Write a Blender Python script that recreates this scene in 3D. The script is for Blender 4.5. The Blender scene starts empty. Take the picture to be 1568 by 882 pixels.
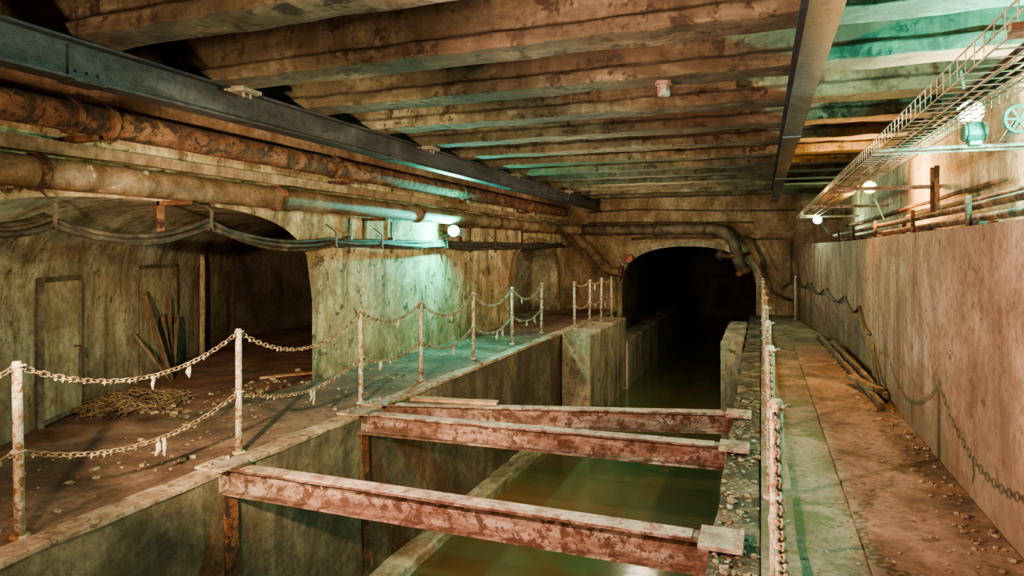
import bpy, bmesh, math, random
from mathutils import Vector, Matrix
random.seed(7)
R=random.uniform
scene=bpy.context.scene
COL=scene.collection
try: scene.view_settings.look='AgX - Medium High Contrast'
except Exception as ex: print(ex)
# ------------------------------------------------------------ materials
def mk(name):
    m=bpy.data.materials.new(name); m.use_nodes=True
    nt=m.node_tree; return m,nt,nt.nodes['Principled BSDF']
def noise(nt,vec,scale,detail=6,rough=.6,dist=0.0):
    n=nt.nodes.new('ShaderNodeTexNoise'); n.inputs['Scale'].default_value=scale
    n.inputs['Detail'].default_value=detail; n.inputs['Roughness'].default_value=rough
    n.inputs['Distortion'].default_value=dist
    nt.links.new(vec,n.inputs['Vector']); return n.outputs['Fac']
def ramp(nt,fac,stops):
    r=nt.nodes.new('ShaderNodeValToRGB'); e=r.color_ramp.elements
    while len(e)<len(stops): e.new(.5)
    for i,(p,c) in enumerate(stops):
        e[i].position=p; e[i].color=(c if isinstance(c,tuple) else (c,c,c))+(1,)
    nt.links.new(fac,r.inputs[0]); return r.outputs[0]
def mixc(nt,fac,a,b,mode='MIX'):
    m=nt.nodes.new('ShaderNodeMix'); m.data_type='RGBA'; m.blend_type=mode
    for v,i in ((fac,0),(a,6),(b,7)):
        if isinstance(v,(int,float)): m.inputs[i].default_value=v
        elif isinstance(v,tuple): m.inputs[i].default_value=v+(1,)
        else: nt.links.new(v,m.inputs[i])
    return m.outputs[2]
def mapping(nt,vec,sc):
    m=nt.nodes.new('ShaderNodeMapping'); m.inputs['Scale'].default_value=sc
    nt.links.new(vec,m.inputs['Vector']); return m.outputs[0]
def surf(name,c1,c2,c3,scale=1.2,streak=None,sfac=.7,spots=None,spot_scale=5,spot_t=.62,rough=.9,bump=.35,metal=0,grain=14,aniso=None,low=None,sscale=2.2,patch=None,patch_t=.55):
    m,nt,b=mk(name)
    g=nt.nodes.new('ShaderNodeNewGeometry').outputs['Position']
    v=mapping(nt,g,aniso) if aniso else g
    n1=noise(nt,v,scale,9,.68,.5)
    col=ramp(nt,n1,[(.34,c1),(.5,c2),(.63,c3)])
    gr=noise(nt,g,grain,8,.78)
    gc=ramp(nt,gr,[(.32,.36),(.52,1.0),(.75,1.4)])
    col=mixc(nt,.88,col,gc,'MULTIPLY')
    if patch:
        s=noise(nt,g,.7,9,.7,.8)
        col=mixc(nt,ramp(nt,s,[(patch_t-.06,0.0),(patch_t+.08,.75)]),col,patch)
    if streak:
        s=noise(nt,mapping(nt,g,(sscale,sscale,.42)),1.3,10,.75,.5)
        sf=ramp(nt,s,[(.47,0.0),(.62,sfac)])
        col=mixc(nt,sf,col,streak)
    if spots:
        s=noise(nt,g,spot_scale,10,.75,.3)
        sf=ramp(nt,s,[(spot_t-.03,0.0),(spot_t+.03,1.0)])
        col=mixc(nt,sf,col,spots)
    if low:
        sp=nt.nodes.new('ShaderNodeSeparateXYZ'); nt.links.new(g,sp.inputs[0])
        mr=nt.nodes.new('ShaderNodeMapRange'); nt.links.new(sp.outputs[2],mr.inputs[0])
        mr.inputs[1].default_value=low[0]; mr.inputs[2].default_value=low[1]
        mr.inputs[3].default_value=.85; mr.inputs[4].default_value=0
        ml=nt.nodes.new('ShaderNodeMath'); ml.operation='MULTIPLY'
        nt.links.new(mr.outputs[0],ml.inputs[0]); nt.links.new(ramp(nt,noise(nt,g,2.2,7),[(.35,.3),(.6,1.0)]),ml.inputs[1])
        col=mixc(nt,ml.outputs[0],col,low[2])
    nt.links.new(col,b.inputs['Base Color'])
    b.inputs['Roughness'].default_value=rough; b.inputs['Metallic'].default_value=metal
    ad=nt.nodes.new('ShaderNodeMath'); ad.operation='ADD'
    nt.links.new(gr,ad.inputs[0]); nt.links.new(n1,ad.inputs[1])
    bp=nt.nodes.new('ShaderNodeBump'); bp.inputs['Strength'].default_value=bump; bp.inputs['Distance'].default_value=.05
    nt.links.new(ad.outputs[0],bp.inputs['Height']); nt.links.new(bp.outputs[0],b.inputs['Normal'])
    return m
def emis(name,c,s):
    m,nt,b=mk(name); b.inputs['Base Color'].default_value=c+(1,)
    b.inputs['Emission Color'].default_value=c+(1,); b.inputs['Emission Strength'].default_value=s; return m
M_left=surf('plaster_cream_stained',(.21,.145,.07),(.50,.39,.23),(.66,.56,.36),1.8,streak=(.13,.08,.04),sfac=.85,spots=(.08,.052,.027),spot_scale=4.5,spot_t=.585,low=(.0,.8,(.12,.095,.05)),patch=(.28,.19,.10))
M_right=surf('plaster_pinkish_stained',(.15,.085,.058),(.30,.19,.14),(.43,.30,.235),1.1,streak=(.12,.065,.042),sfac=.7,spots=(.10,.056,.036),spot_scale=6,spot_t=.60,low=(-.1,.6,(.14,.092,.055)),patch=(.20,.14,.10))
M_rup=surf('plaster_cream_upper',(.20,.13,.08),(.46,.35,.23),(.62,.52,.37),2.0,streak=(.2,.12,.06),spots=(.20,.11,.06),spot_t=.58)
M_end=surf('concrete_end_wall',(.12,.07,.04),(.28,.185,.115),(.40,.29,.195),1.1,streak=(.09,.052,.03),patch=(.16,.08,.048))
M_dark=surf('concrete_tunnel_unlit',(.03,.02,.014),(.08,.06,.04),(.13,.10,.07),1.0)  # dark colour stands in for the unlit depth of culvert and passage
M_branch=surf('plaster_branch',(.20,.165,.10),(.43,.38,.275),(.58,.53,.42),1.4,streak=(.10,.078,.045),sfac=.75,low=(0,.6,(.10,.08,.04)),spots=(.11,.08,.045),spot_t=.60,patch=(.2,.145,.09))
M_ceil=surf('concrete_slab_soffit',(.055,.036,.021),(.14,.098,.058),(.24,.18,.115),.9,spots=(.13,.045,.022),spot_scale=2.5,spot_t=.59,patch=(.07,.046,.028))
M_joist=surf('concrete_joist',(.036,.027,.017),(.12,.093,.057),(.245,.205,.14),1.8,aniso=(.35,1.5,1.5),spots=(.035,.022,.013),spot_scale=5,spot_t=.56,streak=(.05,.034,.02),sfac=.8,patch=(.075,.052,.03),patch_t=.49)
M_floorL=surf('walkway_dirt_red',(.085,.036,.023),(.19,.09,.06),(.30,.165,.118),1.5,spots=(.30,.20,.14),spot_scale=11,spot_t=.66,bump=.7,patch=(.08,.045,.03))
M_floorR=surf('walkway_concrete_mossy',(.08,.065,.032),(.20,.135,.09),(.31,.215,.15),1.3,spots=(.10,.086,.035),spot_scale=1.8,spot_t=.55,bump=.6,grain=22)
M_floorR2=surf('walkway_concrete_brown',(.09,.055,.037),(.225,.137,.098),(.34,.225,.168),1.3,spots=(.085,.055,.035),spot_scale=4,spot_t=.59,bump=.6,grain=18)
M_kerb=surf('kerb_concrete',(.20,.12,.08),(.40,.26,.19),(.54,.39,.30),2.0,spots=(.13,.078,.05),spot_scale=8,spot_t=.57,bump=.5)
M_kerbR=surf('kerb_concrete_debris',(.07,.052,.03),(.175,.13,.088),(.30,.235,.165),2.2,spots=(.045,.04,.02),spot_scale=4,spot_t=.5,bump=.9)
M_chan=surf('channel_concrete_damp',(.055,.042,.026),(.125,.095,.062),(.22,.17,.115),1.2,streak=(.045,.032,.019),sfac=.6,bump=.5,spots=(.3,.25,.19),spot_scale=9,spot_t=.7)
M_pier=surf('pier_concrete',(.10,.08,.055),(.23,.18,.125),(.36,.30,.21),1.2,streak=(.42,.38,.28),sfac=.6,spots=(.08,.06,.035),spot_t=.6)
M_lime=surf('lime_encrusted_ledge',(.12,.105,.07),(.32,.29,.20),(.52,.48,.36),3.0,bump=.5,aniso=(1,.3,1))
M_ibeam=surf('i_beam_rusted_paint',(.10,.045,.03),(.205,.115,.088),(.36,.265,.22),4.5,spots=(.07,.03,.017),spot_scale=9,spot_t=.52,rough=.7,aniso=(.4,1.5,1.5),grain=34,metal=.1,bump=.5)
M_flange=surf('i_beam_flange_plates',(.18,.125,.09),(.34,.25,.195),(.50,.40,.33),3,spots=(.18,.08,.05),spot_scale=9,spot_t=.55,rough=.7,grain=30)
M_steel=surf('steel_blue_grey_paint',(.02,.02,.023),(.04,.04,.046),(.075,.075,.083),2.5,spots=(.10,.05,.028),spot_scale=6,spot_t=.66,rough=.42,bump=.2,metal=.2,aniso=(1,.4,1))
M_rust=surf('pipe_rust_orange',(.065,.024,.012),(.19,.072,.034),(.30,.14,.075),4.0,spots=(.04,.02,.012),spot_scale=9,spot_t=.52,rough=.85,bump=.7,grain=30)
M_rust2=surf('pipe_rust_grey',(.065,.037,.02),(.17,.10,.052),(.26,.185,.12),3,spots=(.58,.50,.44),spot_scale=7,spot_t=.65,rough=.6,bump=.5,grain=30)
M_pipeD=surf('pipe_dark_iron',(.03,.02,.015),(.085,.054,.039),(.15,.10,.075),3,rough=.6,bump=.4)
M_post=surf('post_flaking_white_paint',(.34,.20,.115),(.52,.43,.33),(.66,.60,.50),7,spots=(.20,.085,.04),spot_scale=22,spot_t=.54,grain=40)
M_chain=surf('chain_rust',(.12,.07,.037),(.29,.19,.113),(.44,.34,.23),8,rough=.85,grain=60)
M_rag=surf('lichen_rag',(.30,.25,.17),(.48,.41,.31),(.62,.56,.44),9)
M_cable=surf('cable_black_dusty',(.02,.016,.012),(.05,.038,.028),(.11,.085,.06),5,rough=.7,bump=.2)
M_tray=surf('galvanised_wire',(.24,.17,.10),(.42,.34,.23),(.56,.47,.35),6,rough=.5,metal=.3,bump=.1)
M_wood=surf('wood_weathered',(.06,.036,.022),(.14,.09,.055),(.25,.175,.115),3,aniso=(1,1,.3),rough=.85)
M_plank=surf('wood_plank_orange',(.18,.08,.04),(.36,.19,.105),(.44,.27,.165),3,rough=.85)
M_straw=surf('straw_dry',(.08,.05,.025),(.18,.12,.07),(.28,.2,.12),8)
M_rub=surf('rubble_bits',(.09,.055,.032),(.22,.16,.10),(.42,.34,.24),9)
M_door=surf('door_painted_beige',(.26,.21,.13),(.42,.36,.25),(.5,.44,.32),1.6,streak=(.18,.12,.065))
M_frame=surf('door_frame_grey',(.07,.06,.045),(.15,.125,.09),(.25,.21,.16),3)
M_lampb=surf('lamp_housing_teal',(.02,.07,.06),(.04,.12,.10),(.06,.15,.13),6,rough=.4,metal=.2,bump=.1)
M_valve=surf('valve_red',(.16,.04,.03),(.34,.10,.07),(.42,.2,.14),6)
# ------------------------------------------------------------ mesh builder
class MB:
    def __init__(s): s.v=[]; s.f=[]
    def add(s,vs,fs):
        o=len(s.v); s.v+= [tuple(x) for x in vs]; s.f+=[tuple(i+o for i in f) for f in fs]; return s
    def bar(s,p0,p1,prof,n=1,jit=0,up=None,caps=True):
        p0=Vector(p0);p1=Vector(p1);d=(p1-p0).normalized()
        u=Vector(up) if up else (Vector((0,0,1)) if abs(d.z)<.9 else Vector((0,1,0)))
        side=d.cross(u).normalized(); u=side.cross(d).normalized()
        k=len(prof);vs=[];fs=[]
        for i in range(n+1):
            p=p0.lerp(p1,i/n)
            for (a,b) in prof:
                q=p+side*a+u*b
                if jit: q+=Vector((R(-jit,jit),R(-jit,jit),R(-jit,jit)))
                vs.append(q)
        for i in range(n):
            for j in range(k):
                fs.append((i*k+j,i*k+(j+1)%k,(i+1)*k+(j+1)%k,(i+1)*k+j))
        if caps: fs.append(tuple(range(k))); fs.append(tuple(n*k+j for j in range(k)))
        return s.add(vs,fs)
    def box(s,a,b,n=1,jit=0,axis=None):
        (x0,y0,z0),(x1,y1,z1)=a,b
        L=(abs(x1-x0),abs(y1-y0),abs(z1-z0)); ax=axis if axis is not None else L.index(max(L))
        cx,cy,cz=(x0+x1)/2,(y0+y1)/2,(z0+z1)/2
        if ax==0: return s.bar((x0,cy,cz),(x1,cy,cz),rect(L[1],L[2]),n,jit)
        if ax==1: return s.bar((cx,y0,cz),(cx,y1,cz),rect(L[0],L[2]),n,jit)
        return s.bar((cx,cy,z0),(cx,cy,z1),rect(L[0],L[1]),n,jit,up=(0,1,0))
    def tube(s,path,r,seg=10,jit=0,caps=True):
        P=[Vector(p) for p in path];k=seg;vs=[];fs=[];prev=None
        rr=r if isinstance(r,(list,tuple)) else [r]*len(P)
        for i,p in enumerate(P):
            t=(P[min(i+1,len(P)-1)]-P[max(i-1,0)]).normalized()
            if prev is None:
                a=Vector((0,0,1)) if abs(t.z)<.9 else Vector((1,0,0)); nrm=t.cross(a).normalized()
            else: nrm=(prev-t*prev.dot(t)).normalized()
            prev=nrm;bn=t.cross(nrm)
            for j in range(k):
                a=2*math.pi*j/k; q=rr[i]*(1+(R(-jit,jit) if jit else 0))
                vs.append(p+nrm*math.cos(a)*q+bn*math.sin(a)*q)
        for i in range(len(P)-1):
            for j in range(k): fs.append((i*k+j,i*k+(j+1)%k,(i+1)*k+(j+1)%k,(i+1)*k+j))
        if caps: fs.append(tuple(range(k))); fs.append(tuple((len(P)-1)*k+j for j in range(k)))
        return s.add(vs,fs)
    def sphere(s,c,r,nu=12,nv=8,sc=(1,1,1),jit=0):
        vs=[];fs=[];c=Vector(c)
        for i in range(nv+1):
            th=math.pi*i/nv
            for j in range(nu):
                ph=2*math.pi*j/nu;q=r*(1+(R(-jit,jit) if jit else 0))
                vs.append(c+Vector((math.sin(th)*math.cos(ph)*q*sc[0],math.sin(th)*math.sin(ph)*q*sc[1],math.cos(th)*q*sc[2])))
        for i in range(nv):
            for j in range(nu): fs.append((i*nu+j,i*nu+(j+1)%nu,(i+1)*nu+(j+1)%nu,(i+1)*nu+j))
        return s.add(vs,fs)
    def link(s,c,t,roll,L=.058,W=.032,w=.0055):
        t=t.normalized(); a=Vector((0,0,1)) if abs(t.z)<.9 else Vector((1,0,0))
        n=t.cross(a).normalized(); b=t.cross(n)
        n,b=n*math.cos(roll)+b*math.sin(roll), b*math.cos(roll)-n*math.sin(roll)
        K=10;S=5;vs=[];fs=[]
        for i in range(K):
            an=2*math.pi*i/K; ct=math.cos(an);st=math.sin(an)
            off=(L-W)/2*(1 if ct>0 else -1) if abs(ct)>.01 else 0
            p=c+t*(off+ct*W/2)+n*(st*W/2); o=(t*ct+n*st)
            for j in range(S):
                q=2*math.pi*j/S; vs.append(p+o*math.cos(q)*w+b*math.sin(q)*w)
        for i in range(K):
            for j in range(S): fs.append((i*S+j,i*S+(j+1)%S,((i+1)%K)*S+(j+1)%S,((i+1)%K)*S+j))
        s.add(vs,fs)
    def obj(s,name,mat,parent=None,smooth=False,bevel=0):
        me=bpy.data.meshes.new(name); me.from_pydata(s.v,[],s.f); me.update()
        bm=bmesh.new(); bm.from_mesh(me); bmesh.ops.recalc_face_normals(bm,faces=bm.faces); bm.to_mesh(me); bm.free()
        o=bpy.data.objects.new(name,me); COL.objects.link(o); me.materials.append(mat)
        if smooth:
            for p in me.polygons: p.use_smooth=True
        if bevel:
            b=o.modifiers.new('bevel','BEVEL'); b.width=bevel; b.segments=2; b.limit_method='ANGLE'
        if parent: o.parent=parent
        return o
def rect(w,h): return [(-w/2,-h/2),(w/2,-h/2),(w/2,h/2),(-w/2,h/2)]
def iprof(w,h,tf,tw):
    a,b,c=w/2,h/2,tw/2
    return [(-a,-b),(a,-b),(a,-b+tf),(c,-b+tf),(c,b-tf),(a,b-tf),(a,b),(-a,b),(-a,b-tf),(-c,b-tf),(-c,-b+tf),(-a,-b+tf)]
def empty(name,loc=(0,0,0)):
    e=bpy.data.objects.new(name,None); e.location=(0,0,0); COL.objects.link(e); return e
# ------------------------------------------------------------ shell
XL=-5.3; Y0=-4.0; YE=18.3; ZC=3.48; ZJ=3.05
def archz(t,c,a,zs,zc,e):
    q=min(1,abs((t-c)/a)); return zs+(zc-zs)*(1-q**e)**(1/e)
def arch_wall(name,mat,coord,axis,t0,t1,z1,arches,base=0):
    b=MB()
    segs=[]; cur=t0
    for (a0,a1,zs,zc,e,zb) in sorted(arches):
        segs.append((cur,a0,None)); segs.append((a0,a1,(zs,zc,e,zb))); cur=a1
    segs.append((cur,t1,None))
    P=(lambda t,z:(coord,t,z)) if axis=='Y' else (lambda t,z:(t,coord,z))
    for (a,c,ar) in segs:
        if c-a<1e-4: continue
        N=40 if ar else 1
        for i in range(N):
            ta=a+(c-a)*i/N; tb=a+(c-a)*(i+1)/N
            if ar:
                m=(a+c)/2;h=(c-a)/2
                za=archz(ta,m,h,ar[0],ar[1],ar[2]); zb=archz(tb,m,h,ar[0],ar[1],ar[2])
            else: za=zb=base
            b.add([P(ta,za),P(tb,zb),P(tb,z1),P(ta,z1)],[(0,1,2,3)])
    return b.obj(name,mat)
def arch_profile(a0,a1,zs,zc,e,zb,N=40):
    m=(a0+a1)/2;h=(a1-a0)/2
    pts=[(a0,zb)]
    for i in range(N+1):
        th=math.pi*(1-i/N); t=m+h*math.copysign(abs(math.cos(th))**(2/e),math.cos(th)); z=zs+(zc-zs)*abs(math.sin(th))**(2/e)
        pts.append((t,z))
    pts.append((a1,zb)); return pts
A1=(2.35,6.85,1.03,2.12,3.0,0); A2=(13.9,17.5,1.0,1.88,2.3,0)
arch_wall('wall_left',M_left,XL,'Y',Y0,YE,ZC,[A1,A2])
AE=(-3.64,-.12,.75,1.78,2.3,-2.2)
arch_wall('wall_end',M_end,YE,'X',XL-.3,2.2,ZC,[AE],base=-2.2)
b=MB(); pr=arch_profile(*AE)[1:-1]; m=(AE[0]+AE[1])/2
ring_in=[(x,YE-.05,z) for x,z in pr]; ring_out=[(m+(x-m)*1.09,YE-.05,.75+(z-.75)*1.17) for x,z in pr]
ri2=[(x,YE+.02,z) for x,z,in pr]; ro2=[(p[0],YE+.02,p[2]) for p in ring_out]; n=len(pr)
fs=[]
for i in range(n-1):
    fs+=[(i,i+1,n+i+1,n+i),(i,i+1,2*n+i+1,2*n+i),(n+i,n+i+1,3*n+i+1,3*n+i)]
b.add(ring_in+ring_out+ri2+ro2,fs); b.obj('trim_tunnel_arch',M_pier)
def side_ring(A,nm,w=.09,d=.035,mat=None):
    b=MB(); pr=arch_profile(*A); m=(A[0]+A[1])/2; h=(A[1]-A[0])/2; n=len(pr)
    sy=(h+w)/h; sz=(A[3]-A[2]+w)/(A[3]-A[2])
    po=[(m+(t-m)*sy, (A[2]+(z-A[2])*sz) if z>A[2] else z) for t,z in pr]
    vs=[(XL+d,t,z) for t,z in pr]+[(XL+d,t,z) for t,z in po]+[(XL,t,z) for t,z in pr]+[(XL,t,z) for t,z in po]; fs=[]
    for i in range(n-1): fs+=[(i,i+1,n+i+1,n+i),(i,i+1,2*n+i+1,2*n+i),(n+i,n+i+1,3*n+i+1,3*n+i)]
    b.add(vs,fs); b.obj(nm,mat or M_left)
side_ring(A2,'trim_niche_arch',.12,.05,M_end)
b=MB(); P=arch_profile(*AE); L=[YE,22,28,36]
for k in range(3):
    vs=[(x,L[k],z) for x,z in P]+[(x,L[k+1],z) for x,z in P]; n=len(P)
    b.add(vs,[(i,i+1,n+i+1,n+i) for i in range(n-1)])
b.add([(-3.7,36,-2.2),(0,36,-2.2),(0,36,2),(-3.7,36,2)],[(0,1,2,3)])
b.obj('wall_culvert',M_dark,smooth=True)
MB().box((-3.62,16.43,-2.2),(-3.12,35.9,-.62),20,.01).obj('concrete_footing',M_pier)
b=MB(); P=arch_profile(*A1); n=len(P); sx=[0,.35,1,2,3,4.2]
def br(t,z,s): return (XL-s,t+1.8*s,z)
for k in range(5):
    b.add([br(t,z,sx[k]) for t,z in P]+[br(t,z,sx[k+1]) for t,z in P],[(i,i+1,n+i+1,n+i) for i in range(n-1)])
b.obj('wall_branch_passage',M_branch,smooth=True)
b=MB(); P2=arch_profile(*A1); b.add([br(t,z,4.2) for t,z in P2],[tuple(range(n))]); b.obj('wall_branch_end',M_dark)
MB().add([(XL,2.35,-.0),(XL,6.85,0),(XL-4.2,6.85+7.56,0),(XL-4.2,2.35+7.56,0)],[(0,1,2,3)]).obj('floor_branch',M_floorL)
b=MB(); P=arch_profile(*A2); n=len(P)
b.add([(XL,t,z) for t,z in P]+[(XL-.9,t,z) for t,z in P],[(i,i+1,n+i+1,n+i) for i in range(n-1)]+[tuple(range(n,2*n))])
b.add([(XL,13.9,0),(XL,17.5,0),(XL-.9,17.5,0),(XL-.9,13.9,0)],[(0,1,2,3)]); b.obj('wall_niche',M_branch)
MB().box((XL,Y0,2.42),(XL+.12,YE,2.52),60,.008).box((XL,Y0,2.88),(XL+.16,YE,3.02),60,.008).obj('trim_cornice_left',M_end)
pts=[(1.30,Y0),(1.30,9.3),(1.38,9.3),(1.32,13.0),(.80,YE)]
b=MB()
for (a,c) in zip(pts[:-1],pts[1:]):
    b.add([(a[0],a[1],0),(c[0],c[1],0),(c[0],c[1],1.82),(a[0],a[1],1.82)],[(0,1,2,3)])
b.add([(x,y,1.82) for x,y in pts]+[(1.85,YE,1.82),(1.85,Y0,1.82)],[tuple(range(7))])
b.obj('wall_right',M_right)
MB().add([(1.85,Y0,1.8),(1.85,YE,1.8),(1.85,YE,ZC),(1.85,Y0,ZC)],[(0,1,2,3)]).obj('wall_right_upper',M_rup)
MB().add([(XL,Y0,-2.2),(2,Y0,-2.2),(2,Y0,ZC),(XL,Y0,ZC)],[(0,1,2,3)]).obj('wall_back',M_end)
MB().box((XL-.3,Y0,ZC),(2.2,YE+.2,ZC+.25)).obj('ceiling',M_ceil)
y=-.35
JP=[(-.17,0),(.17,0),(.17,.10),(.11,.14),(.11,.43),(-.11,.43),(-.11,.14),(-.17,.10)]
while y<YE-.4:
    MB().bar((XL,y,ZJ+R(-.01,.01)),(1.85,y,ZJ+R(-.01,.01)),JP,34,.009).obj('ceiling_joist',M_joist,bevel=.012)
    y+=1.17
# floors
MB().box((XL,Y0,-2.2),(-3.95,YE,0),40,0).obj('floor_left',M_floorL)
MB().box((-3.95,Y0,-2.2),(-3.78,YE,-.035),90,.006,axis=1).obj('channel_wall_left',M_chan)
MB().box((-3.95,Y0,-.035),(-3.77,YE,.012),110,.007).obj('kerb_left',M_kerb,bevel=.01)
MB().box((-3.78,Y0,-2.2),(-3.5,12.65,-1.68),80,.012).obj('channel_ledge_left',M_lime,bevel=.02)
MB().box((.0,Y0,-2.2),(1.9,YE,0.0)).obj('floor_right',M_floorR)
MB().box((.53,Y0,0),(1.3,12.5,0.022),90,.004,axis=1).obj('walkway_slab',M_floorR2,bevel=.006)
MB().box((-.27,Y0,-2.2),(0,YE,-.02),90,.012).obj('kerb_right',M_kerbR,bevel=.015)
MB().box((0.13,Y0,-.02),(.19,YE,.035),90,.006).obj('trim_walkway_edge_right',M_floorR)
def pier(x0,x1,nm):
    b=MB()
    b.box((x0,12.7,-2.2),(x1,16.4,-.0),18,.012,axis=1); b.obj(nm,M_pier,bevel=.04)
pier(-3.75,-3.17,'concrete_pier'); pier(-.70,-.29,'concrete_pier')
b=MB(); b.add([(-3.8,Y0,-1.8),(-.2,Y0,-1.8),(-.2,35.9,-1.8),(-3.8,35.9,-1.8)],[(0,1,2,3)])
mw,nt,bs=mk('water_murky_green'); bs.inputs['Roughness'].default_value=.16
g=nt.nodes.new('ShaderNodeNewGeometry'); nz=noise(nt,g.outputs['Position'],3,3)
nt.links.new(ramp(nt,noise(nt,g.outputs['Position'],.5,4),[(.35,(.12,.08,.04)),(.6,(.06,.085,.038))]),bs.inputs['Base Color'])
bp=nt.nodes.new('ShaderNodeBump'); bp.inputs['Strength'].default_value=.08; bp.inputs['Distance'].default_value=.05
nt.links.new(nz,bp.inputs['Height']); nt.links.new(bp.outputs[0],bs.inputs['Normal'])
b.obj('water',mw)
# ------------------------------------------------------------ overhead steel
def runway(x,y0,y1,w,name,hz=.27):
    e=empty(name)
    MB().bar((x,y0,ZJ-hz/2),(x,y1,ZJ-hz/2),iprof(w,hz,.018,.012),1).obj('i_section',M_steel,e)
    b=MB()
    for yy in range(3,int(y1),4):
        b.box((x-w/2-.005,yy,ZJ-hz-.012),(x+w/2+.005,yy+.22,ZJ-hz)); b.box((x+.006,yy,ZJ-hz+.03),(x+.02,yy+.26,ZJ-.03))
        for k in range(3):
            b.tube([(x+.02,yy+.05+.08*k,ZJ-.2),(x+.035,yy+.05+.08*k,ZJ-.2)],.012,6)
    b.obj('splice_plates',M_steel,e)
    return e
runway(-4.28,Y0,YE,.16,'steel_runway_beam'); runway(.284,Y0,16.2,.156,'steel_runway_beam')
for yy in (4.35,7.7,11.0,14.4):
    b=MB(); b.box((-4.45,yy,ZJ-.03),(-4.05,yy+.12,ZJ+.0)); b.box((-4.18,yy-.05,ZJ-.06),(-4.02,yy+.17,ZJ-.03))
    b.tube([(-4.08,yy+.02,ZJ-.1),(-4.08,yy+.02,ZJ+.03)],.012,6); b.tube([(-4.08,yy+.1,ZJ-.1),(-4.08,yy+.1,ZJ+.03)],.012,6)
    b.obj('beam_clamp',M_frame)
# ------------------------------------------------------------ I-beams across channel
def cross(p0,p1,name):
    e=empty(name); h=.2
    MB().bar((p0[0],p0[1],-.0-h/2+.02),(p1[0],p1[1],-h/2+.02),iprof(.14,h,.014,.012),30,.0018).obj('i_section',M_ibeam,e)
    MB().bar((p0[0]+.15,p0[1],.024),(p1[0]-.1,p1[1],.024),rect(.13,.006),1).obj('flange_top',M_flange,e)
    b=MB(); b.box((p0[0]-.2,p0[1]-.14,.012),(p0[0]+.06,p0[1]+.14,.034),1); b.box((p0[0]-.03,p0[1]-.1,-.16),(p0[0]+.0,p0[1]+.1,.012))
    b.box((p1[0]-.06,p1[1]-.14,-.0),(p1[0]+.18,p1[1]+.14,.03)); 
    for s in (-.09,.09): b.tube([(p0[0]-.1,p0[1]+s,.03),(p0[0]-.1,p0[1]+s,.06)],.014,6)
    b.obj('bearing_plates',M_flange,e,bevel=.004)
cross((-3.78,3.9),(-.27,3.9),'steel_i_beam')
cross((-3.78,5.66),(-.27,5.80),'steel_i_beam')
cross((-3.78,6.08),(-.27,6.98),'steel_i_beam')
MB().bar((-3.55,6.28,.05),(-2.6,6.42,.05),rect(.12,.03),6,.003).obj('wooden_plank',M_plank)
for yy in (3.9,5.7):
    MB().bar((-3.77,yy,-.2),(-3.75,yy+.05,-1.6),rect(.02,.12),8,.004,up=(0,1,0)).obj('rust_stained_strut',M_rust)
# ------------------------------------------------------------ pipes left
X1=-5.02
e=empty('rusty_pipe')
N=90
MB().tube([(X1,Y0+(17.2-Y0)*i/N,2.70) for i in range(N+1)],.12,20,.02).obj('pipe_run',M_rust,e,True)
b=MB()
for yy in (3.55,3.85,6.9,10.6,14.2): b.tube([(X1,yy-.025,2.70),(X1,yy+.025,2.70)],.142,20)
for yy in (3.68,7.2,10.8,14.3):
    b.box((XL,yy-.03,2.52),(X1+.1,yy+.03,2.57))
b.obj('collars_and_brackets',M_rust,e)
e=empty('rusty_pipe')
pth=[(X1-.02,Y0+(16.9-Y0)*i/N,2.24) for i in range(N+1)]
cx,cy=X1+.48,16.9
pth+=[(cx-.5*math.cos(a),cy+.5*math.sin(a),2.24) for a in [math.pi/2*i/6 for i in range(1,7)]]
MB().tube(pth,.122,20,.012).obj('pipe_run',M_rust2,e,True)
pth=[(-4.54,17.4,2.24)]+[(-4.5+.1*i*3.3,17.4,2.22) for i in range(1,11)]
pth+=[(-1.2+.6*math.sin(a),17.4+.1*math.sin(a),1.67+.55*math.cos(a)) for a in [math.pi/2*i/8 for i in range(1,9)]]
pth+=[(-.55,17.5,1.45),(-.40,17.5,1.1)]
MB().tube(pth,.145,18,.01).obj('pipe_crossing',M_pipeD,e,True)
b=MB()
for yy in (3.3,5.9,9.1,12.4,15.4): b.tube([(X1-.02,yy-.03,2.24),(X1-.02,yy+.03,2.24)],.145,20)
for yy in (4.6,8.0,11.2,14.6): b.box((XL,yy-.03,2.08),(X1+.1,yy+.03,2.12)); b.box((XL,yy-.03,1.8),(XL+.03,yy+.03,2.12))
b.tube([(-.6,17.5,1.62),(-.58,17.5,1.54)],.185,18); b.tube([(-.44,17.5,1.19),(-.39,17.5,1.08)],.195,18)
for x in (-3.9,-2.6,-1.35): b.tube([(x-.03,17.4,2.22),(x+.03,17.4,2.22)],.17,18); b.box((x-.03,17.4,2.28),(x+.03,YE,2.32))
b.obj('collars_and_brackets',M_rust,e)
e=empty('drain_pipe')
MB().tube([(-5.0,17.7,2.25),(-4.75,17.7,2.0),(-4.0,17.75,1.2),(-3.85,17.75,1.1),(-3.55,17.8,1.08)],.13,16).obj('pipe_run',M_rust2,e,True)
b=MB(); b.tube([(-4.1,17.74,1.31),(-4.04,17.745,1.245)],.17,16); b.tube([(-3.60,17.8,1.08),(-3.53,17.8,1.08)],.18,16); b.obj('flange',M_rust,e)
b=MB(); b.sphere((-3.35,17.95,1.45),.1,12,8); b.tube([(-3.35,17.75,1.45),(-3.35,18.3,1.45)],.05,10); b.tube([(-3.35,17.72,1.45),(-3.35,17.76,1.45)],.11,14); b.obj('red_valve',M_valve)
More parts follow.
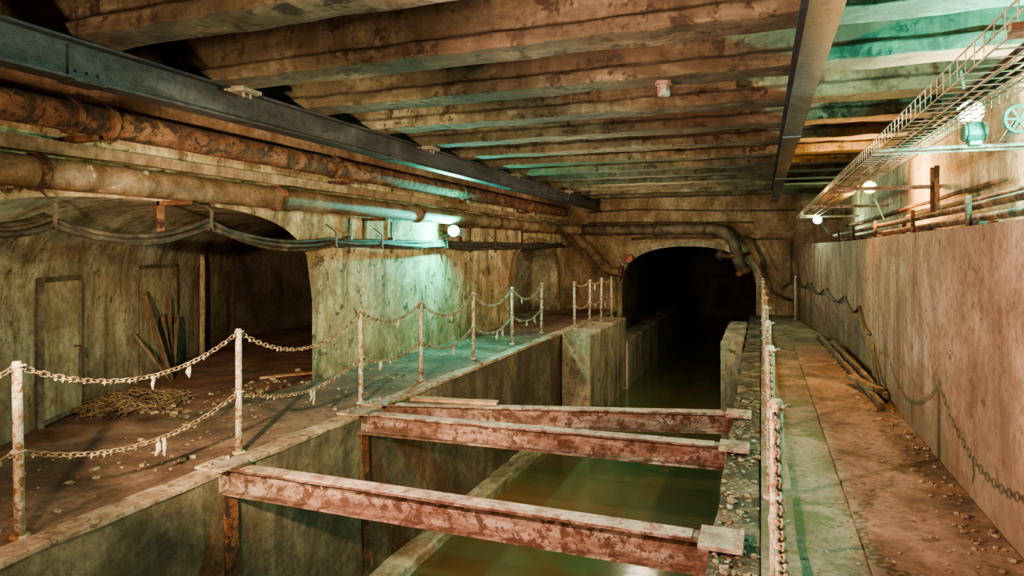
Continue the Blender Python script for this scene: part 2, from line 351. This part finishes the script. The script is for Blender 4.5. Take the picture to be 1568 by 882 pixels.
b=MB(); b.sphere((-1.0,17.95,1.55),.12,12,8,jit=.2); b.tube([(-1.0,17.9,1.55),(-.6,17.8,1.5)],.06,10);b.tube([(-.5,17.6,1.5),(-.3,18.28,1.6)],.05,10); b.obj('valve_fitting',M_pipeD)
b=MB(); b.tube([(-4.6,18.22,2.75),(-3.2,18.22,2.8),(-1.0,18.22,2.72),(.2,18.22,2.70),(.8,18.22,2.70)],.02,8)
b.tube([(-4.6,18.22,2.45),(-2.6,18.22,2.44),(-.2,18.22,2.4)],.018,8)
b.tube([(-.3,18.2,1.95),(.1,18.2,1.98),(.7,18.2,1.95),(.72,18.2,.9),(.5,18.2,.7)],.025,8)
b.tube([(-1.2,18.2,1.98),(-1.2,18.2,2.3)],.02,8); b.tube([(0,18.2,1.4),(.25,18.2,.6),(.7,18.2,.4)],.04,8)
b.tube([(-3.3,17.9,1.98),(-2.9,17.9,2.02),(-.4,17.9,2.02),(-.2,17.9,1.9),(.15,17.9,1.2)],.035,8)
b.obj('conduit',M_pipeD,smooth=True)
b=MB(); b.tube([(XL+.04,7.0,1.80),(XL+.04,17.8,1.84)],.022,8)
for yy in (7.6,8.7,11.6,12.9): b.tube([(XL+.03,yy,1.62),(XL+.03,yy,2.1)],.015,6); b.box((XL,yy-.04,1.76),(XL+.06,yy+.04,1.86))
b.obj('conduit',M_pipeD,smooth=True)
e=empty('cable_bundle')
anch=[(-.5,1.86),(2.6,1.95),(3.5,1.92),(5.05,1.96),(7.1,1.80),(8.2,1.79),(10.3,1.80),(12.5,1.80),(15,1.82),(17.9,1.84)]
sag=[.2,.1,.16,.14,.02,.03,.03,.03,.03]
for k in range(5):
    pth=[]
    for i in range(len(anch)-1):
        for j in range(14):
            t=j/14; y=anch[i][0]*(1-t)+anch[i+1][0]*t; z=anch[i][1]*(1-t)+anch[i+1][1]*t-4*sag[i]*(1+.25*math.sin(k*2.1+i))*t*(1-t)
            pth.append((XL+.07+.018*k+.02*math.sin(y*1.3+k),y,z+.028*math.sin(k*1.9+y*.8)-.012*k))
    MB().tube(pth,.020 if k%2 else .026,8).obj('cable',M_cable,e,True)
b=MB()
for (yy,zz) in anch[1:]:
    b.box((XL,yy-.012,zz-.1),(XL+.2,yy+.012,zz-.08)); b.box((XL+.17,yy-.012,zz-.1),(XL+.19,yy+.012,zz+.1)); b.tube([(XL+.17,yy,zz+.1),(XL+.02,yy,zz+.2)],.008,6)
b.obj('cable_hangers',M_pipeD,e)
# ------------------------------------------------------------ chain railings
def railing(posts,levels,h=1.02,link=True,h2=.5,rags=.4,lean=.012):
    e=empty('chain_railing'); pb=MB(); cb=MB(); rb=MB(); tops=[]
    for (x,y) in posts:
        dx,dy=R(-lean,lean),R(-lean,lean)
        pb.tube([(x,y,0),(x+dx*.5,y+dy*.5,h*.5),(x+dx,y+dy,h-.01),(x+dx,y+dy,h)],[.028,.026,.026,.02],12)
        pb.tube([(x,y,0.0),(x,y,.02)],.05,12)
        for z in (h-.03,h2):
            pb.tube([(x+.02,y-.02,z),(x+.05,y,z+.012),(x+.02,y+.02,z)],.006,6); pb.sphere((x+dx,y+dy,z),.034,10,6,(1,1,.5))
        tops.append((x+dx,y+dy))
    for i in range(len(posts)-1):
        for z,s in levels:
            a=Vector((tops[i][0],tops[i][1],z)); c=Vector((tops[i+1][0],tops[i+1][1],z)); L=(c-a).length
            sg=s*L/1.7*R(.85,1.15); n=int(L*1.05/.046)
            pts=[a.lerp(c,k/n)-Vector((0,0,4*sg*(k/n)*(1-k/n))) for k in range(n+1)]
            for k in range(n):
                cb.link((pts[k]+pts[k+1])/2,pts[k+1]-pts[k],(k%2)*math.pi/2+.5)
                if random.random()<rags*.5:
                    m=pts[k]; rb.sphere(m-Vector((0,0,.01)),.010,6,4,(1,1,R(.8,1.9)),.4)
            for q in range(2):
                if random.random()<rags:
                    m=pts[random.randint(n//4,3*n//4)]; l=R(.06,.16)
                    rb.tube([m,m+Vector((R(-.01,.01),R(-.01,.01),-l*.3)),m+Vector((R(-.01,.01),R(-.01,.01),-l*.6)),m+Vector((R(-.02,.02),R(-.02,.02),-l))],[.016,.013,.017,.005],6,.5)
    pb.obj('posts',M_post,e,True); cb.obj('chains',M_chain,e,True)
    if rb.v: rb.obj('lichen_tufts',M_rag,e)
    return e
LP=[(-3.98,.84),(-3.98,2.52),(-3.98,4.21),(-4.05,6.06),(-4.05,7.40),(-4.1,9.14),(-4.12,10.86),(-4.15,12.6)]
railing(LP,[(.99,.22),(.50,.17)],rags=.6)
railing([(-3.62,13.2),(-3.58,14.3),(-3.55,15.3),(-3.5,16.25)],[(.99,.16),(.5,.12)])
RP=[(.06,1.3),(.06,3.0),(.06,4.7),(.06,6.4),(.06,8.1),(.05,9.8),(.05,11.5),(.04,13.2),(.03,14.9),(.03,16.6)]
railing(RP,[(.99,.24),(.50,.2)],rags=.3)
b=MB(); b.tube([(.78,17.3,0),(.78,17.3,1.02)],.03,10); b.tube([(.78,17.3,0),(.78,17.3,.02)],.06,10); b.sphere((.78,17.3,1.03),.035,8,6); b.obj('railing_post',M_post,smooth=True)
# ------------------------------------------------------------ right side: tray, pipes, lamps
e=empty('wire_cable_tray')
b=MB(); ta,tb,z0,z1=.80,1.12,2.39,2.49
for x,z in ((ta,z1),(ta,z0+.05),(ta,z0),(ta+.107,z0),(ta+.213,z0),(tb,z0),(tb,z0+.05),(tb,z1)): b.tube([(x,1.2,z),(x,17.5,z)],.004,5)
y=1.2
while y<17.5:
    b.tube([(ta,y,z1),(ta,y,z0),(tb,y,z0),(tb,y,z1)],.0035,5); y+=.12
b.obj('wire_mesh',M_tray,e)
b=MB()
for k in range(3):
    b.tube([(ta+.08+.07*k+.03*math.sin(yy*.11*(k+2)),1.2+yy*.4,z0+.025+.01*math.sin(yy+k)) for yy in range(41)],.011,7)
b.obj('cables',M_cable,e,True)
b=MB()
for yy in (2.55,5.35,8.4,11.6,14.8):
    xr=1.85
    b.box((ta-.05,yy-.02,z0-.03),(xr,yy+.02,z0-.008)); b.box((ta-.05,yy+.018,z0-.05),(xr,yy+.022,z0-.008))
    for k in range(18):
        xx=ta+.0+k*.056
        if xx<xr-.03: b.box((xx,yy-.024,z0-.022),(xx+.02,yy-.019,z0-.014))
b.obj('strut_brackets',M_flange,e)
b=MB()
for (x,z,r,y0,y1) in ((1.42,1.97,.028,Y0,15.5),(1.5,1.89,.03,Y0,15.5),(1.6,2.06,.022,Y0,8.8),(1.74,2.2,.02,6,16)):
    b.tube([(x,y0,z)]+[(x,y0+(y1-y0)*i/20,z+R(-.006,.006)) for i in range(1,21)],r,10)
b.tube([(1.42,6.6,1.95),(1.42,6.6,2.39)],.02,8); b.tube([(1.42,6.75,1.95),(1.42,6.75,2.39)],.02,8)
b.tube([(1.6,8.8,2.06),(1.6,9.0,2.0),(1.6,9.05,1.83)],.022,8)
for yy in (3.5,5.4,7.2,9.4,11.5,13.6): b.box((1.36,yy,1.82),(1.64,yy+.04,1.86)); b.box((1.34,yy,1.82),(1.37,yy+.04,2.04))
b.obj('conduit_pipe_run',M_rust,smooth=True)
def lamp(p,cable_to,col,power,bulb=.045,d=(0,-1,0),name='bulkhead_lamp',est=60):
    e=empty(name); p=Vector(p); d=Vector(d).normalized()
    b=MB(); b.tube([p-d*.02,p-d*.05,p-d*.12,p-d*.16],[.085,.075,.06,.03],14); b.tube([p-d*.02,p+d*.0],.092,14)
    b.tube([p-d*.14,Vector(cable_to)],.012,6)
    for k in range(4):
        a=k*math.pi/2; s=d.cross(Vector((0,0,1))).normalized(); u=s.cross(d)
        q=(s*math.cos(a)+u*math.sin(a))*.085
        b.tube([p+q,p+q*.9+d*.07,p+d*.13],.004,5)
    b.obj('housing_and_cage',M_lampb,e)
    MB().sphere(p+d*.045,bulb,14,10).obj('bulb',emis('bulb_glow',col,est),e,True)
    l=bpy.data.lights.new('bulb_light','POINT'); l.energy=power; l.color=col; l.shadow_soft_size=.04
    o=bpy.data.objects.new('bulb_light',l); o.location=p+d*.17; COL.objects.link(o); o.parent=e
CY=(.10,1.0,.78)
lamp((-4.98,10.26,2.0),(-5.28,10.3,1.86),(.05,1,.74),470,.10,(.5,-.85,0),est=22)
b=MB(); b.box((-5.28,10.7,1.92),(-5.1,10.95,2.08)); b.tube([(-5.15,10.4,2.0),(-5.15,10.8,2.0)],.015,6); b.obj('junction_box',M_lampb)
lamp((1.70,4.75,2.50),(1.84,4.8,2.5),CY,430,.06,(-.6,-.8,0),est=40)
lamp((1.62,2.7,2.30),(1.84,2.75,2.3),CY,60,.055,(-.6,-.8,0),est=60)  # added lamp outside the frame, for more teal on the ceiling
lamp((1.45,5.75,2.68),(1.45,6.0,3.05),(1,.88,.52),190,.075,(-.2,-1,0),est=90)
lamp((1.30,9.5,2.47),(1.5,9.7,2.05),(1,.52,.15),330,.075,(-.2,-1,0),est=40)
lamp((1.1,15.0,2.30),(1.3,15.2,2.05),(.65,1,.6),110,.08,(-.3,-1,0),est=50)
e=empty('valve_wheel'); b=MB()
c=Vector((1.55,5.1,2.50)); rr=.085
pth=[c+Vector((rr*math.cos(a),0.03*math.cos(a),rr*math.sin(a))) for a in [2*math.pi*i/20 for i in range(21)]]
b.tube(pth,.014,6)
for k in range(3):
    a=k*math.pi/3; b.tube([c+Vector((rr*math.cos(a),.03*math.cos(a),rr*math.sin(a))),c-Vector((rr*math.cos(a),.03*math.cos(a),rr*math.sin(a)))],.009,5)
b.tube([c,c+Vector((0,.3,-.1))],.02,8); b.obj('wheel',M_cable,e)
b=MB(); b.tube([(1.30,5.35,2.47),(1.44,5.35,2.47)],.065,16); b.tube([(1.32,5.35,2.47),(1.42,5.35,2.47)],.075,16); b.box((1.33,5.3,2.37),(1.41,5.4,2.41)); b.obj('junction_drum',M_lampb,bevel=.01)
b=MB(); b.tube([(-.75,5.50,3.05),(-.75,5.50,2.93)],.05,12); b.tube([(-.75,5.50,3.05),(-.75,5.50,3.02)],.07,12); b.obj('ceiling_fitting',M_flange)
# ------------------------------------------------------------ branch furnishings
def onwall(Y,off=.03):
    X=-(5.3+(Y-2.35)/1.8); return Vector((X,Y,0))+Vector((.874,.486,0))*off
def door(name,ya,yb,h,panel=True):
    e=empty(name); a=onwall(ya);c=onwall(yb)
    if panel: MB().bar(a+Vector((0,0,.02)),c+Vector((0,0,.02)),[(-.015,0),(.015,0),(.015,h),(-.015,h)],1).obj('leaf',M_door,e)
    b=MB()
    for q in (a,c): b.bar(q,q+Vector((0,0,h+.02)),rect(.04,.06),6,.002)
    b.bar(a+Vector((0,0,h)),c+Vector((0,0,h)),rect(.08,.045),4,.002); b.bar(a+Vector((0,0,.04)),c+Vector((0,0,.04)),rect(.06,.04),1)
    b.obj('frame',M_frame,e)
    m=a.lerp(c,.85); MB().tube([m+Vector((.0,0,h*.5)),m+Vector((.07,.04,h*.5)),m+Vector((.07,.04,h*.5-.1))],.01,6).obj('handle',M_rust,e)
door('door_1',4.12,4.72,1.38); door('door_2',5.95,7.1,1.45); 
MB().bar(onwall(8.0,.1),onwall(8.0,.1)+Vector((0,0,1.6)),rect(.05,.05),6,.004).obj('timber_post',M_door)
e=empty('leaning_boards')
for k in range(9):
    p=onwall(6.0+.08*k,.42-.03*k); q=onwall(5.6+.16*k+R(-.2,.35),.08)+Vector((0,0,.65+R(-.15,.55)))
    MB().bar(p,q,rect(.05+.04*(k%2),.025),5,.003).obj('board',M_wood,e)
MB().bar((-6.0,6.7,.03),(-5.5,7.3,.04),rect(.08,.03),4,.003).obj('wooden_plank',M_plank)
b=MB(); c0=Vector((-6.30,5.15,0))
for i in range(520):
    a=R(0,6.28);r=.5*math.sqrt(R(0,1)); p=c0+Vector((r*math.cos(a),r*math.sin(a)*1.2,.02+.16*(1-r/.5)*R(0,1)))
    t=Vector((R(-1,1),R(-1,1),R(-.15,.25))).normalized()*R(.04,.12)
    b.tube([p-t,p+Vector((0,0,.02)),p+t],.005,4)
b.obj('straw_pile',M_straw)
e=empty('wooden_rails')
MB().bar((1.16,7.6,.07),(1.0,13.8,.07),rect(.05,.06),14,.008).obj('rail_1',M_wood,e)
MB().bar((1.25,8.0,.08),(1.13,12.4,.08),rect(.05,.09),14,.008).obj('rail_2',M_wood,e)
MB().bar((1.02,9.0,.11),(1.22,8.1,.13),rect(.09,.05),6,.006).obj('offcut',M_wood,e)
b=MB()
ca=[(1.33,9.4,.62),(1.33,10.7,.85),(1.30,12.2,.9),(1.15,14.0,.92),(.98,15.8,.95),(.80,17.3,1.0)]
pth=[]
for i in range(len(ca)-1):
    for j in range(10):
        t=j/10; p=Vector(ca[i]).lerp(Vector(ca[i+1]),t); p.z-=4*.16*t*(1-t); pth.append(p)
pth=[Vector((1.22,8.1,.1)),Vector((1.24,8.5,.22)),Vector((1.27,9.0,.45))]+pth+[Vector(ca[-1])]
b.tube(pth,.018,6)
for p in ca[1:-1]: b.tube([p,(p[0]+.06,p[1],p[2])],.012,6)
b.obj('chain_shadow_tube',M_cable,smooth=True)  # dark tube drawn where the railing chains cast their shadow
# ------------------------------------------------------------ rubble
def rubble(name,area,n,smin,smax,mat=M_rub,dens=None):
    b=MB()
    for i in range(n):
        x=R(area[0],area[1]);y=area[2]+(area[3]-area[2])*R(0,1)**1.5; s=R(smin,smax)*(1 if R(0,1)<.85 else 1.8)
        b.sphere((x,y,area[4]+s*.25),s,6,4,(1,R(.6,1.3),.5),.35)
    return b.obj(name,mat)
rubble('gravel_debris',(-5.25,-4.15,1.5,14,0),420,.006,.02)
rubble('gravel_debris',(-6.0,-5.3,4.9,7.5,0),120,.008,.03)
rubble('gravel_debris',(-.25,-.02,2.0,8,-.02),620,.005,.018)
rubble('gravel_debris',(.22,.5,2.2,14,0),200,.004,.011)
rubble('gravel_debris',(.55,1.0,2.2,12,.022),160,.004,.011)
rubble('gravel_debris',(1.0,1.27,2.2,12,.022),340,.006,.018)
# ------------------------------------------------------------ lights
def pt(loc,col,e,s=.15,name='fill_light'):  # point light without a fitting, used as fill
    l=bpy.data.lights.new(name,'POINT'); l.energy=e; l.color=col; l.shadow_soft_size=s
    o=bpy.data.objects.new(name,l); o.location=loc; COL.objects.link(o)
def spot(loc,to,col,e,ang,s=.03,name='unseen_flood'):
    l=bpy.data.lights.new(name,'SPOT'); l.energy=e; l.color=col; l.shadow_soft_size=s; l.spot_size=math.radians(ang); l.spot_blend=.5
    o=bpy.data.objects.new(name,l); o.location=loc; COL.objects.link(o)
    o.rotation_euler=(Vector(to)-Vector(loc)).to_track_quat('-Z','Y').to_euler()
W=(1,.78,.53)
pt((-2.6,-2.6,1.1),W,600,.2)  # warm fill added behind the camera
spot((-2.95,1.62,1.92),(.9,5.2,.1),(1,.64,.48),1700,112,.02)
pt((-2.95,1.4,1.7),(1,.74,.5),130,.05)
pt((-3.2,-.3,1.7),(1,.60,.42),150,.08)
spot((-2.3,.7,1.8),(-5.3,9.0,.7),(1,.78,.48),2300,60,.05)  # unseen spot aimed along the left wall, no fitting
pt((-5.9,3.0,1.5),(1,.88,.62),150,.1)  # added out of view to brighten the branch wall
pt((-2.4,8.5,2.0),W,100,.2)  # soft fill added over the channel, no lamp here
pt((-2.4,14.0,2.0),W,190,.2)  # second added fill, for the far end of the channel
w=bpy.data.worlds.new('world'); scene.world=w; w.use_nodes=True
w.node_tree.nodes['Background'].inputs[0].default_value=(.02,.016,.012,1); w.node_tree.nodes['Background'].inputs[1].default_value=.3
# ------------------------------------------------------------ camera
cam=bpy.data.cameras.new('camera'); co=bpy.data.objects.new('camera',cam); COL.objects.link(co)
cam.sensor_width=36; cam.lens=36*1230/1920; cam.shift_y=-69/1920
co.location=(0,0,1.65); co.rotation_euler=(math.pi/2,0,math.atan(467/1230)); scene.camera=co
cam.clip_start=.05
